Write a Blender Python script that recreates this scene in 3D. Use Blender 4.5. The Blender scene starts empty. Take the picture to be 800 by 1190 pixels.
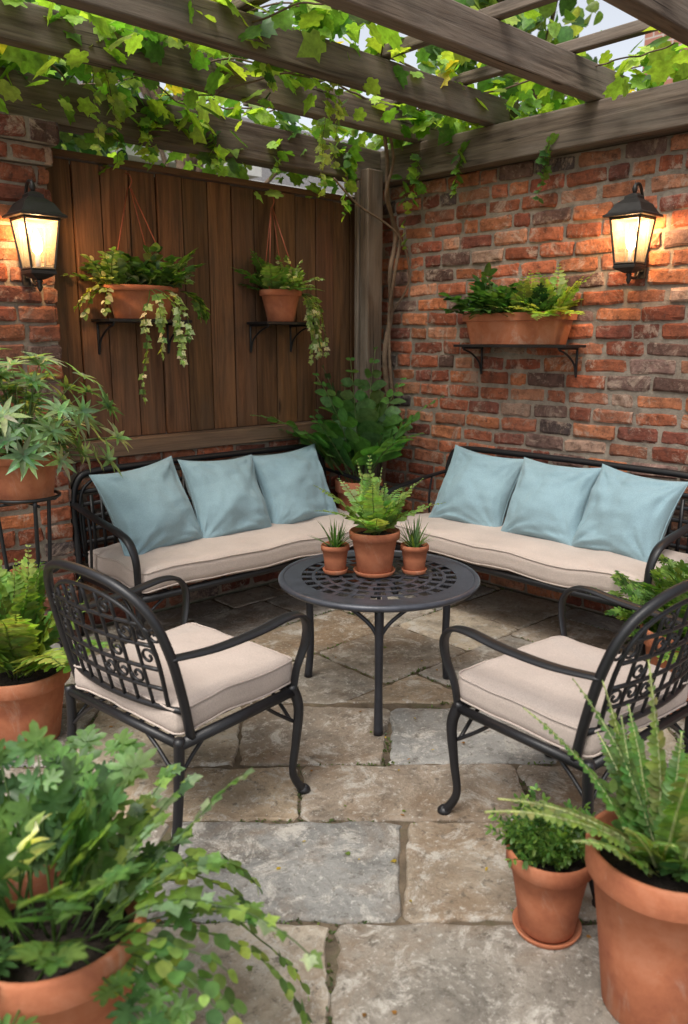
import bpy, math, random
import numpy as np
from mathutils import Vector, Matrix, noise
R = random.Random(7)
pi = math.pi
scene = bpy.context.scene
scene.view_settings.view_transform = 'Standard'
scene.view_settings.look = 'None'
scene.view_settings.exposure = 0

# world frame: inner corner of the courtyard at the origin, fence along -X, brick wall along -Y
def Q(X, Y):
    dx = X - .198; dy = Y - 5.22
    return (dx*.731 + dy*.682, -dx*.682 + dy*.731)

# ------------------------------------------------------------------ mesh builder
class MB:
    def __init__(s):
        s.v = []; s.f = []; s.c = []; s.m = []; s.uv = []; s.s = []
    def add(s, verts, faces, col=(1, 1, 1), mat=0, uvs=None, smooth=False):
        o = len(s.v)
        s.v.extend([tuple(p) for p in verts])
        for i, fc in enumerate(faces):
            s.f.append([k+o for k in fc]); s.c.append(col); s.m.append(mat); s.s.append(smooth)
            s.uv.append(uvs[i] if uvs else [(0, 0)]*len(fc))
    def obj(s, name, mats, parent=None, loc=None, rot=None, bevel=0, bseg=2):
        me = bpy.data.meshes.new(name)
        me.from_pydata(s.v, [], s.f)
        cnt = np.array([len(f) for f in s.f])
        ca = me.color_attributes.new('Col', 'FLOAT_COLOR', 'CORNER')
        c = np.ones((len(s.f), 4), dtype=np.float32); c[:, :3] = np.array([x[:3] for x in s.c])
        ca.data.foreach_set('color', np.repeat(c, cnt, axis=0).ravel())
        uvl = me.uv_layers.new(name='UVMap')
        uvl.data.foreach_set('uv', np.array([p for u in s.uv for p in u], dtype=np.float32).ravel())
        me.polygons.foreach_set('material_index', np.array(s.m, dtype=np.int32))
        me.polygons.foreach_set('use_smooth', np.array(s.s, dtype=bool))
        for m in mats: me.materials.append(m)
        me.update()
        ob = bpy.data.objects.new(name, me)
        scene.collection.objects.link(ob)
        if parent: ob.parent = parent
        if loc: ob.location = loc
        if rot: ob.rotation_euler = rot
        if bevel:
            b = ob.modifiers.new('bev', 'BEVEL'); b.width = bevel; b.segments = bseg; b.limit_method = 'ANGLE'
        return ob

def empty(name, loc=(0, 0, 0), rz=0):
    e = bpy.data.objects.new(name, None); scene.collection.objects.link(e)
    e.empty_display_size = .1
    e.location = loc; e.rotation_euler = (0, 0, rz)
    return e

def box(mb, c, size, rz=0, col=(1, 1, 1), mat=0, M=None):
    hx, hy, hz = size[0]/2, size[1]/2, size[2]/2
    loc = [(sx*hx, sy*hy, sz*hz) for sx in (-1, 1) for sy in (-1, 1) for sz in (-1, 1)]
    faces = [(0, 1, 3, 2), (4, 6, 7, 5), (0, 4, 5, 1), (2, 3, 7, 6), (0, 2, 6, 4), (1, 5, 7, 3)]
    la = max(range(3), key=lambda i: size[i])
    off = R.random()*20; uvs = []
    for fi, fc in enumerate(faces):
        nax = fi//2
        o2 = [i for i in range(3) if i != nax]
        if la in o2:
            ua = la; va = [i for i in o2 if i != la][0]
        else: ua, va = o2
        uvs.append([(loc[k][ua]+off, loc[k][va]+off*.37+fi*1.3) for k in fc])
    if M is None: M = Matrix.Translation(c) @ Matrix.Rotation(rz, 4, 'Z')
    mb.add([M @ Vector(p) for p in loc], faces, col, mat, uvs)

def boxr(mb, x0, x1, y0, y1, z0, z1, col=(1, 1, 1), mat=0):
    box(mb, ((x0+x1)/2, (y0+y1)/2, (z0+z1)/2), (abs(x1-x0), abs(y1-y0), abs(z1-z0)), 0, col, mat)

def cr(pts, n=6, cyc=False):
    P = [Vector(p) for p in pts]
    if len(P) < 3 or n <= 1: return P
    out = []; N = len(P)
    rng = N if cyc else N-1
    for i in range(rng):
        if cyc: p0, p1, p2, p3 = P[i-1], P[i], P[(i+1) % N], P[(i+2) % N]
        else: p0, p1, p2, p3 = P[max(i-1, 0)], P[i], P[i+1], P[min(i+2, N-1)]
        for k in range(n):
            t = k/n
            out.append(.5*((2*p1)+(p2-p0)*t+(2*p0-5*p1+4*p2-p3)*t*t+(3*p1-p0-3*p2+p3)*t**3))
    if not cyc: out.append(P[-1])
    return out

def tube(mb, pts, r=.01, seg=8, n=6, col=(1, 1, 1), mat=0, flat=1.0, up=None, cyc=False, smooth=True):
    """swept tube; r number or per-control list; flat scales the 2nd axis; up fixes the frame"""
    P = cr(pts, n, cyc)
    K = len(P)
    if isinstance(r, (list, tuple)):
        rr = []
        for i in range(K):
            t = i/(K-1)*(len(r)-1); a = int(min(t, len(r)-2)); rr.append(r[a]+(r[a+1]-r[a])*(t-a))
    else: rr = [r]*K
    verts = []; prev = None
    for i in range(K):
        if cyc: T = (P[(i+1) % K]-P[i-1])
        else: T = P[min(i+1, K-1)]-P[max(i-1, 0)]
        if T.length < 1e-9: T = Vector((0, 0, 1))
        T.normalize()
        if up is not None:
            S = Vector(up)
            S = S - T*S.dot(T)
            if S.length < 1e-3: S = T.orthogonal()
            S.normalize()
        else:
            S = T.orthogonal().normalized() if prev is None else (prev-T*prev.dot(T)).normalized()
            prev = S
        B = T.cross(S)
        for k in range(seg):
            a = 2*pi*(k+.5)/seg
            verts.append(P[i]+S*(math.cos(a)*rr[i])+B*(math.sin(a)*rr[i]*flat))
    faces = []
    for i in range(K if cyc else K-1):
        j = (i+1) % K
        for k in range(seg):
            k2 = (k+1) % seg
            faces.append((i*seg+k, i*seg+k2, j*seg+k2, j*seg+k))
    if not cyc:
        faces.append(tuple(range(seg-1, -1, -1))); faces.append(tuple((K-1)*seg+k for k in range(seg)))
    mb.add(verts, faces, col, mat, None, smooth)

def lathe(mb, prof, c=(0, 0, 0), seg=36, sx=1, sy=1, col=(1, 1, 1), mat=0, smooth=True, rot=0, wob=0):
    verts = []
    for (r, z) in prof:
        for k in range(seg):
            a = 2*pi*k/seg+rot
            w = 1+wob*math.sin(a*2+z*9)
            verts.append((c[0]+r*sx*w*math.cos(a), c[1]+r*sy*w*math.sin(a), c[2]+z))
    faces = []
    for i in range(len(prof)-1):
        for k in range(seg):
            k2 = (k+1) % seg
            faces.append((i*seg+k, i*seg+k2, (i+1)*seg+k2, (i+1)*seg+k))
    if prof[0][0] > 1e-4: faces.append(tuple(range(seg-1, -1, -1)))
    if prof[-1][0] > 1e-4: faces.append(tuple((len(prof)-1)*seg+k for k in range(seg)))
    mb.add(verts, faces, col, mat, None, smooth)

def ringlathe(mb, prof, seg=96, mat=0):
    """closed ring, no end caps"""
    verts = [(r*math.cos(2*pi*k/seg), r*math.sin(2*pi*k/seg), z) for r, z in prof for k in range(seg)]
    n = len(prof); faces = []
    for i in range(n):
        for k in range(seg):
            k2 = (k+1) % seg; j = (i+1) % n
            faces.append((i*seg+k, i*seg+k2, j*seg+k2, j*seg+k))
    mb.add(verts, faces, (1, 1, 1), mat, None, True)

def rbox(mb, c, size, r=.03, n=14, bulge=.0, wr=0, col=(1, 1, 1), mat=0):
    h = Vector(size)/2
    def wv(x, y): return noise.noise(Vector((x*5+c[0]*7, y*5, c[1]*3)))*wr+noise.noise(Vector((x*14, y*14, 5)))*wr*.3
    for ax in range(3):
        for sg in (-1, 1):
            verts = []; faces = []
            a1, a2 = [(1, 2), (2, 0), (0, 1)][ax]
            for i in range(n+1):
                for j in range(n+1):
                    p = [0, 0, 0]; p[ax] = sg*h[ax]
                    u = i/n*2-1; v = j/n*2-1
                    p[a1] = h[a1]*math.sin(u*pi/2)**1 if h[a1] < .1 else h[a1]*(math.copysign(abs(u)**.8, u))
                    p[a2] = h[a2]*math.sin(v*pi/2)**1 if h[a2] < .1 else h[a2]*(math.copysign(abs(v)**.8, v))
                    p = Vector(p)
                    q = Vector([max(-(h[k]-r), min(h[k]-r, p[k])) for k in range(3)])
                    d = p-q
                    if d.length > 1e-9: p = q+d.normalized()*r
                    p.z += math.copysign(bulge*max(0, 1-(p.x/h.x)**2)**.5*max(0, 1-(p.y/h.y)**2)**.5, p.z)*(abs(p.z)/h.z)
                    if wr: p.z += wv(p.x, p.y)
                    verts.append(p+Vector(c))
            for i in range(n):
                for j in range(n):
                    q = (i*(n+1)+j, (i+1)*(n+1)+j, (i+1)*(n+1)+j+1, i*(n+1)+j+1)
                    faces.append(q if sg > 0 else q[::-1])
            mb.add(verts, faces, col, mat, None, True)
    for z in (-h.z+r*.35, h.z-r*.35):
        o = []
        cs = [(1, 1, 0), (-1, 1, 90), (-1, -1, 180), (1, -1, 270)]
        for ci, (sx, sy, a0) in enumerate(cs):
            for k in range(4):
                a = math.radians(a0+30*k)
                o.append(Vector((sx*(h.x-r)+(r*.93)*math.cos(a), sy*(h.y-r)+(r*.93)*math.sin(a), z)))
            nx = cs[(ci+1) % 4]; a = math.radians(nx[2])
            e1 = Vector((nx[0]*(h.x-r)+(r*.93)*math.cos(a), nx[1]*(h.y-r)+(r*.93)*math.sin(a), z)); s0 = o[-1].copy()
            for k in range(1, 14): o.append(s0.lerp(e1, k/14))
        o = [Vector((p.x+c[0], p.y+c[1], p.z+c[2]+wv(p.x, p.y))) for p in o]
        tube(mb, o, .0033, 6, 1, col, mat, cyc=True)

# ------------------------------------------------------------------ materials
def newmat(name, rough=.7, metal=0, spec=.5):
    m = bpy.data.materials.new(name); m.use_nodes = True
    nt = m.node_tree; b = nt.nodes['Principled BSDF']
    b.inputs['Roughness'].default_value = rough; b.inputs['Metallic'].default_value = metal
    b.inputs['Specular IOR Level'].default_value = spec
    return m, nt, b
def N(nt, t, **kw):
    n = nt.nodes.new(t)
    for k, v in kw.items(): setattr(n, k, v)
    return n
def tex(nt, src, scale, detail=5, rough=.6, map_scale=None, dist=0):
    n = N(nt, 'ShaderNodeTexNoise'); n.inputs['Scale'].default_value = scale
    n.inputs['Detail'].default_value = detail; n.inputs['Roughness'].default_value = rough
    n.inputs['Distortion'].default_value = dist
    if map_scale:
        mp = N(nt, 'ShaderNodeMapping'); mp.inputs['Scale'].default_value = map_scale
        nt.links.new(src, mp.inputs['Vector']); src = mp.outputs[0]
    nt.links.new(src, n.inputs['Vector']); return n.outputs['Fac']
def ramp(nt, src, stops):
    n = N(nt, 'ShaderNodeValToRGB'); e = n.color_ramp.elements
    while len(e) < len(stops): e.new(.5)
    for i, (p, c) in enumerate(stops):
        e[i].position = p; e[i].color = (c, c, c, 1) if isinstance(c, (int, float)) else (*c, 1)
    nt.links.new(src, n.inputs[0]); return n.outputs[0]
def mix(nt, fac, a, b, mode='MIX'):
    n = N(nt, 'ShaderNodeMix', data_type='RGBA', blend_type=mode)
    for i, x in ((0, fac), (6, a), (7, b)):
        if isinstance(x, (int, float)): n.inputs[i].default_value = x
        elif isinstance(x, tuple): n.inputs[i].default_value = (*x, 1)
        else: nt.links.new(x, n.inputs[i])
    return n.outputs[2]
def bump(nt, b, src, strength=.5, dist=.005, prev=None):
    n = N(nt, 'ShaderNodeBump'); n.inputs['Strength'].default_value = strength; n.inputs['Distance'].default_value = dist
    nt.links.new(src, n.inputs['Height'])
    if prev is not None: nt.links.new(prev, n.inputs['Normal'])
    nt.links.new(n.outputs[0], b.inputs['Normal']); return n.outputs[0]
def coords(nt, k='Object'): return N(nt, 'ShaderNodeTexCoord').outputs[k]
def colattr(nt): return N(nt, 'ShaderNodeAttribute', attribute_name='Col').outputs['Color']

def m_brick():
    m, nt, b = newmat('brick', .88, spec=.25); o = coords(nt)
    c = colattr(nt)
    c = mix(nt, 1, c, ramp(nt, tex(nt, o, 14, 8, .75), [(.28, .38), (.5, .95), (.72, 1.5)]), 'MULTIPLY')
    c = mix(nt, ramp(nt, tex(nt, o, 30, 6, .75), [(.53, 0), (.65, .7)]), c, (.065, .036, .03))
    c = mix(nt, ramp(nt, tex(nt, o, 8, 8, .82, dist=.7), [(.52, 0), (.61, .72)]), c, (.48, .36, .28))
    c = mix(nt, ramp(nt, tex(nt, o, 1.6, 5, .6), [(.46, 0), (.68, .5)]), c, (.10, .06, .048))
    nt.links.new(c, b.inputs['Base Color'])
    p = bump(nt, b, tex(nt, o, 22, 8, .7), 1, .018)
    bump(nt, b, tex(nt, o, 110, 4, .7), .7, .004, p)
    return m
def m_simple(name, col, rough=.85, var=.35, scale=12, bs=60, bd=.003, bst=.5, useattr=False, c2=None, spec=.4, metal=0, c2f=.6):
    m, nt, b = newmat(name, rough, metal, spec); o = coords(nt)
    base = colattr(nt) if useattr else None
    if base is None: base = mix(nt, 0.0, col, col)
    c = mix(nt, 1, base, ramp(nt, tex(nt, o, scale, 6, .65), [(.3, 1-var), (.7, 1+var)]), 'MULTIPLY')
    if c2: c = mix(nt, ramp(nt, tex(nt, o, scale*.5, 7, .7, dist=.4), [(.52, 0), (.68, c2f)]), c, c2)
    nt.links.new(c, b.inputs['Base Color'])
    if bst: bump(nt, b, tex(nt, o, bs, 5, .7), bst, bd)
    return m
def m_terra():
    m, nt, b = newmat('terracotta', .85, spec=.3); o = coords(nt)
    c = ramp(nt, tex(nt, o, 7, 7, .7, dist=.3), [(.3, (.27, .085, .045)), (.5, (.40, .14, .068)), (.72, (.47, .20, .115))])
    c = mix(nt, ramp(nt, tex(nt, o, 5, 8, .75, (1, 1, .5), .8), [(.55, 0), (.67, .6)]), c, (.48, .35, .27))
    c = mix(nt, ramp(nt, tex(nt, o, 4, 7, .7, (1, 1, .35), .4), [(.56, 0), (.72, .6)]), c, (.11, .065, .04))
    nt.links.new(c, b.inputs['Base Color'])
    p = bump(nt, b, tex(nt, o, 1, 4, .6, (6, 6, 90)), .25, .002); bump(nt, b, tex(nt, o, 90, 5, .7), .5, .002, p)
    return m
def m_wood(name, dark, light, weather=None, wf=.6, rough=.75, gs=38, crack=.85):
    m, nt, b = newmat(name, rough, spec=.3); u = coords(nt, 'UV')
    g = tex(nt, u, 1, 7, .6, (1.3, gs, 1), 1.6)
    g2 = tex(nt, u, 1, 5, .7, (5, 130, 1), .3)
    c = ramp(nt, g, [(.3, dark), (.66, light)])
    c = mix(nt, 1, c, ramp(nt, g2, [(.3, .75), (.65, 1.14)]), 'MULTIPLY')
    c = mix(nt, 1, c, colattr(nt), 'MULTIPLY')
    if weather: c = mix(nt, ramp(nt, tex(nt, u, 1, 6, .6, (2, 7, 1), .5), [(.42, 0), (.65, wf)]), c, weather)
    c = mix(nt, ramp(nt, tex(nt, u, 1, 3, .5, (1.2, 55, 1), .3), [(.65, 0), (.69, crack)]), c, (.012, .008, .006))
    vo = N(nt, 'ShaderNodeTexVoronoi'); vo.inputs['Scale'].default_value = 1
    mp = N(nt, 'ShaderNodeMapping'); mp.inputs['Scale'].default_value = (1.6, 5, 1); nt.links.new(u, mp.inputs[0]); nt.links.new(mp.outputs[0], vo.inputs['Vector'])
    c = mix(nt, ramp(nt, vo.outputs['Distance'], [(.05, .8), (.10, 0)]), c, (.02, .010, .006))
    nt.links.new(c, b.inputs['Base Color'])
    p = bump(nt, b, g, .6, .006); bump(nt, b, g2, .4, .002, p)
    return m
def m_stone():
    m, nt, b = newmat('flagstone', .6, spec=.4); o = coords(nt)
    c = colattr(nt)
    c = mix(nt, 1, c, ramp(nt, tex(nt, o, 4, 9, .75, dist=.7), [(.3, .45), (.5, .98), (.72, 1.45)]), 'MULTIPLY')
    c = mix(nt, ramp(nt, tex(nt, o, 2.6, 7, .7, dist=.5), [(.48, 0), (.62, .65)]), c, (.185, .12, .068))
    c = mix(nt, ramp(nt, tex(nt, o, 1.7, 6, .7, dist=.3), [(.52, 0), (.66, .5)]), c, (.125, .115, .10))
    c = mix(nt, ramp(nt, tex(nt, o, 8, 9, .82, dist=.6), [(.52, 0), (.60, .8)]), c, (.47, .44, .39))
    c = mix(nt, ramp(nt, tex(nt, o, 24, 6, .8), [(.55, 0), (.63, .7)]), c, (.08, .066, .05))
    c = mix(nt, ramp(nt, tex(nt, o, 55, 5, .75), [(.57, 0), (.65, .6)]), c, (.56, .54, .49))
    nt.links.new(c, b.inputs['Base Color'])
    nt.links.new(ramp(nt, tex(nt, o, 2.3, 4), [(.35, .38), (.65, .75)]), b.inputs['Roughness'])
    p = bump(nt, b, tex(nt, o, 7, 9, .7), .9, .022); bump(nt, b, tex(nt, o, 55, 6, .75), .7, .004, p)
    return m
def m_leaf():
    m, nt, b = newmat('leaf', .42, spec=.4); o = coords(nt)
    c = colattr(nt)
    c = mix(nt, 1, c, ramp(nt, tex(nt, o, 35, 4), [(.3, .65), (.7, 1.3)]), 'MULTIPLY')
    nt.links.new(c, b.inputs['Base Color'])
    t = N(nt, 'ShaderNodeBsdfTranslucent')
    tc = mix(nt, 1, c, (2.4, 2.3, .85), 'MULTIPLY'); nt.links.new(tc, t.inputs['Color'])
    ms = N(nt, 'ShaderNodeMixShader'); ms.inputs[0].default_value = .43
    nt.links.new(b.outputs[0], ms.inputs[1]); nt.links.new(t.outputs[0], ms.inputs[2])
    nt.links.new(ms.outputs[0], nt.nodes['Material Output'].inputs['Surface'])
    return m
def m_fabric(name, col):
    m, nt, b = newmat(name, .92, spec=.12); o = coords(nt)
    b.inputs['Sheen Weight'].default_value = .15
    c = mix(nt, 1, mix(nt, 0.0, col, col), ramp(nt, tex(nt, o, 300, 2, .6), [(.3, .86), (.7, 1.10)]), 'MULTIPLY')
    c = mix(nt, 1, c, ramp(nt, tex(nt, o, 5, 4, .6), [(.3, .92), (.7, 1.05)]), 'MULTIPLY')
    nt.links.new(c, b.inputs['Base Color'])
    p = bump(nt, b, tex(nt, o, 14, 3, .5, dist=.6), .25, .012); bump(nt, b, tex(nt, o, 320, 2, .6), .35, .0012, p)
    return m

BRICK = m_brick()
MORTAR = m_simple('mortar', (.27, .225, .18), .95, .35, 14, 90, .008, 1, c2=(.13, .10, .08))
STONE = m_stone()
JOINT = m_simple('joint_sand', (.12, .09, .06), .95, .5, 14, 120, .006, .9, c2=(.045, .065, .022))
TERRA = m_terra()
SOIL = m_simple('soil', (.030, .021, .015), .95, .5, 50, 80, .015, 1)
IRON = m_simple('black_iron', (.011, .011, .013), .42, .2, 30, 160, .0008, .4, spec=.45, metal=.0)
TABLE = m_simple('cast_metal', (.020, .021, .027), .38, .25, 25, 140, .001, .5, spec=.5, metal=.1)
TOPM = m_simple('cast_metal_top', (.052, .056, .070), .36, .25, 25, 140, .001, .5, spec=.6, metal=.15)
BRONZE = m_simple('lantern_metal', (.03, .027, .025), .45, .3, 30, 120, .001, .4, spec=.5, metal=.4)
FENCE = m_wood('fence_wood', (.066, .029, .013), (.20, .095, .044), (.10, .063, .040), .55, gs=16, crack=.5, rough=.6)
PERG = m_wood('weathered_wood', (.058, .041, .030), (.215, .165, .125), (.24, .205, .17), .45, .85, gs=24)
RAIL = m_wood('rail_wood', (.09, .05, .03), (.22, .135, .08), (.16, .12, .09), .4, gs=22)
LEAF = m_leaf()
BARK = m_simple('bark', (.15, .10, .065), .9, .4, 30, 60, .006, 1)
BEIGE = m_fabric('beige_fabric', (.49, .41, .36))
BLUE = m_fabric('blue_fabric', (.245, .36, .405))
WIRE = m_simple('copper_wire', (.30, .08, .04), .5, .2, 30, 100, .001, .2)
WHITE = m_simple('white_paint', (.75, .74, .71), .6, .08, 8, 40, .002, .2)
SIDING = m_simple('siding_paint', (.52, .52, .53), .7, .1, 5, 60, .002, .2)
SHINGLE = m_simple('roof_shingle', (.12, .115, .115), .9, .35, 20, 60, .01, .8)
GLASSW = m_simple('window_glass', (.06, .08, .09), .08, .1, 2, 2, .001, 0, spec=.8)
DIRT = m_simple('ground_soil', (.09, .085, .045), .95, .4, 3, 20, .02, .8, c2=(.06, .09, .03))
LG, nt, b = newmat('lantern_glass', .15)
b.inputs['Base Color'].default_value = (.95, .85, .68, 1)
tr = N(nt, 'ShaderNodeBsdfTransparent'); tl = N(nt, 'ShaderNodeBsdfTranslucent'); tl.inputs[0].default_value = (1, .80, .52, 1)
a1 = N(nt, 'ShaderNodeMixShader'); a1.inputs[0].default_value = .07
a2 = N(nt, 'ShaderNodeMixShader'); a2.inputs[0].default_value = .05
nt.links.new(tr.outputs[0], a1.inputs[1]); nt.links.new(tl.outputs[0], a1.inputs[2])
nt.links.new(a1.outputs[0], a2.inputs[1]); nt.links.new(b.outputs[0], a2.inputs[2])
nt.links.new(a2.outputs[0], nt.nodes['Material Output'].inputs['Surface'])
BULB, nt, b = newmat('bulb', .3)
b.inputs['Base Color'].default_value = (1, .8, .5, 1)
b.inputs['Emission Color'].default_value = (1, .74, .42, 1); b.inputs['Emission Strength'].default_value = 22

# ------------------------------------------------------------------ brick work
BCOL = [(.40, .125, .062), (.34, .10, .05), (.44, .16, .075), (.28, .08, .045), (.37, .14, .078), (.47, .205, .115), (.22, .068, .045), (.13, .07, .055), (.43, .145, .062), (.085, .065, .065), (.46, .29, .21), (.20, .12, .10)]
BW = [5, 5, 3.5, 4, 4, 2.6, 4, 2.4, 3.5, 1.5, 1.8, 2.2]
def bricks(mb, O, U, Nn, length, z0, z1, L=.232, H=.0815, j=.016, off=0):
    O = Vector(O); U = Vector(U).normalized(); Nn = Vector(Nn).normalized(); Z = Vector((0, 0, 1))
    rows = max(1, round((z1-z0)/H)); h = (z1-z0)/rows
    for r in range(rows):
        zz = z0+r*h; x = (-L/2 if (r+off) % 2 else 0)-R.uniform(0, .05)
        while x < length-1e-4:
            w = L*R.uniform(.88, 1.08)
            if R.random() < .16: w *= .55
            a = max(0, x); bb = min(length, x+w)
            if length-bb < .05: bb = length
            x2 = bb
            if bb-a > .03:
                col = R.choices(BCOL, BW)[0]; k = R.uniform(.7, 1.25); col = tuple(q*k for q in col)
                out = R.uniform(-.008, .007)
                ww = bb-a-j*R.uniform(.7, 1.3); hh = h-j*R.uniform(.7, 1.3)
                nx = 6; nz = 4; verts = []
                tilt = R.uniform(-.004, .004)
                for iz in range(nz):
                    for ix in range(nx):
                        fx = [0, .06, .36, .66, .94, 1][ix]; fz = [0, .16, .84, 1][iz]
                        edge = (ix in (0, nx-1)) + (iz in (0, nz-1))
                        d = out-.006*edge-(.005 if edge == 2 else 0)+R.uniform(-.004, .002)
                        verts.append(O+U*(a+j/2+ww*fx+R.uniform(-.004, .004)) + Z*(zz+j/2+hh*fz+tilt*(fx-.5)*2+R.uniform(-.0035, .0035))+Nn*d)
                faces = []
                for iz in range(nz-1):
                    for ix in range(nx-1):
                        faces.append((iz*nx+ix, iz*nx+ix+1, (iz+1)*nx+ix+1, (iz+1)*nx+ix))
                ring = [ix for ix in range(nx)]+[iz*nx+nx-1 for iz in range(1, nz)]+[(nz-1)*nx+ix for ix in range(nx-2, -1, -1)]+[iz*nx for iz in range(nz-2, 0, -1)]
                base = len(verts)
                for q in ring: verts.append(verts[q]-Nn*.03)
                m = len(ring)
                for q in range(m):
                    faces.append((ring[q], base+q, base+(q+1) % m, ring[(q+1) % m]))
                mb.add(verts, faces, col, 0)
            x = x2 if x2 > x else x+w
mb = MB()
bricks(mb, (0, -5.6, 0), (0, 1, 0), (-1, 0, 0), 5.6, 0, 2.30)
boxr(mb, .011, .24, -5.6, .24, 0, 2.296, (1, 1, 1), 1)
mb.obj('brick_wall', [BRICK, MORTAR])
mb = MB()
bricks(mb, (-5.6, -.06, 0), (1, 0, 0), (0, -1, 0), 5.6, 0, .84)
boxr(mb, -5.6, -.002, -.049, .14, 0, .838, (1, 1, 1), 1)
mb.obj('brick_wall', [BRICK, MORTAR])
mb = MB()
px0, px1, py = -2.74, -2.13, -.15
def pill(z0, z1, g, off=0):
    bricks(mb, (px0-g, py-g, 0), (1, 0, 0), (0, -1, 0), px1-px0+2*g, z0, z1, off=off)
    bricks(mb, (px1+g, py-g, 0), (0, 1, 0), (1, 0, 0), .26+g, z0, z1, off=off+1)
    bricks(mb, (px0-g, py-g, 0), (0, 1, 0), (-1, 0, 0), .26+g, z0, z1, off=off+1)
    boxr(mb, px0-g+.012, px1+g-.012, py-g+.012, .12, z0+.001, z1-.001, (1, 1, 1), 1)
pill(0, 2.12, 0); pill(2.122, 2.202, .022, 1); pill(2.204, 2.30, .04)
mb.obj('brick_pillar', [BRICK, MORTAR])

# ------------------------------------------------------------------ fence
mb = MB()
def fence_run(x0, x1):
    x = x0
    while x < x1-.01:
        w = min(R.uniform(.125, .155), x1-x); k = R.uniform(.7, 1.25)
        y = R.uniform(-.006, .006)
        boxr(mb, x+.003, x+w-.003, y-.011, y+.011, .925, 2.19+R.uniform(-.004, .004), (k, k*R.uniform(.94, 1.06), k*R.uniform(.88, 1.15)))
        x += w
fence_run(-2.125, -.01); fence_run(-5.5, -2.74)
boxr(mb, -2.125, -.01, .0185, .030, .93, 2.18, (.15, .15, .15))
boxr(mb, -2.125, -.01, .032, .07, 1.1, 1.19); boxr(mb, -2.125, -.01, .032, .07, 1.95, 2.04)
boxr(mb, -2.125, -.01, -.035, .05, 2.196, 2.226, (.9, .9, .9)); boxr(mb, -5.5, -2.75, -.035, .05, 2.196, 2.226, (.9, .9, .9))
boxr(mb, -2.125, -.005, -.09, .10, .842, .922, (1, 1, 1), 1); boxr(mb, -5.5, -2.75, -.09, .10, .842, .922, (1, 1, 1), 1)
mb.obj('wooden_fence', [FENCE, RAIL], bevel=.004)

# ------------------------------------------------------------------ pergola
perg = empty('wooden_pergola')
mb = MB()
boxr(mb, -5.4, -.092, -.125, -.005, 2.304, 2.485, (.8, .8, .8))
mb.obj('fence_beam', [PERG], perg, bevel=.008)
mb = MB(); boxr(mb, -.09, .09, -5.6, .2, 2.302, 2.487); mb.obj('wall_beam', [PERG], perg, bevel=.008)
mb = MB(); boxr(mb, -3.15, -3.05, -5.5, -.128, 2.36, 2.487, (.8, .8, .8)); mb.obj('header_beam', [PERG], perg, bevel=.008)
mb = MB()
for y in (-.40, -.90, -1.50, -2.15, -2.8, -3.5, -4.2):
    k = R.uniform(.8, 1.1)
    boxr(mb, -3.3, .14, y-.038, y+.038, 2.489, 2.625+R.uniform(0, .012), (k, k, k))
mb.obj('rafters', [PERG], perg, bevel=.007)
mb = MB()
for x in (-.3, -.86, -1.65, -2.5):
    boxr(mb, x-.025, x+.025, -4.6, .15, 2.64, 2.69, (.9, .9, .9))
mb.obj('purlins', [PERG], perg, bevel=.006)
mb = MB(); boxr(mb, -.265, -.14, -.196, -.128, 0, 2.36, (.8, .75, .7)); boxr(mb, -.28, -.12, -.126, -.095, .924, 2.302)
boxr(mb, -3.155, -3.045, -5.3, -5.2, 0, 2.358); mb.obj('posts', [PERG], perg, bevel=.008)

# ------------------------------------------------------------------ paving
def clip(poly, n, d):
    out = []
    for i in range(len(poly)):
        a = poly[i]; b_ = poly[(i+1) % len(poly)]
        da = a[0]*n[0]+a[1]*n[1]-d; db = b_[0]*n[0]+b_[1]*n[1]-d
        if da <= 0: out.append(a)
        if (da < 0 < db) or (db < 0 < da):
            t = da/(da-db); out.append((a[0]+(b_[0]-a[0])*t, a[1]+(b_[1]-a[1])*t))
    return out
def area(p): return .5*sum(p[i][0]*p[(i+1) % len(p)][1]-p[(i+1) % len(p)][0]*p[i][1] for i in range(len(p)))
def inset(poly, g):
    if area(poly) < 0: poly = poly[::-1]
    out = poly
    for i in range(len(poly)):
        a = poly[i]; b_ = poly[(i+1) % len(poly)]
        ex, ey = b_[0]-a[0], b_[1]-a[1]; l = math.hypot(ex, ey)
        if l < 1e-5: continue
        n = (ey/l, -ex/l); out = clip(out, n, a[0]*n[0]+a[1]*n[1]-g)
        if len(out) < 3: return []
    return out
SC = [(.33, .275, .21), (.30, .26, .21), (.28, .25, .21), (.36, .30, .225), (.245, .22, .19), (.31, .24, .165), (.235, .23, .215), (.37, .32, .255), (.26, .21, .16)]
patio = MB(); EDGE = []
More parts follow.
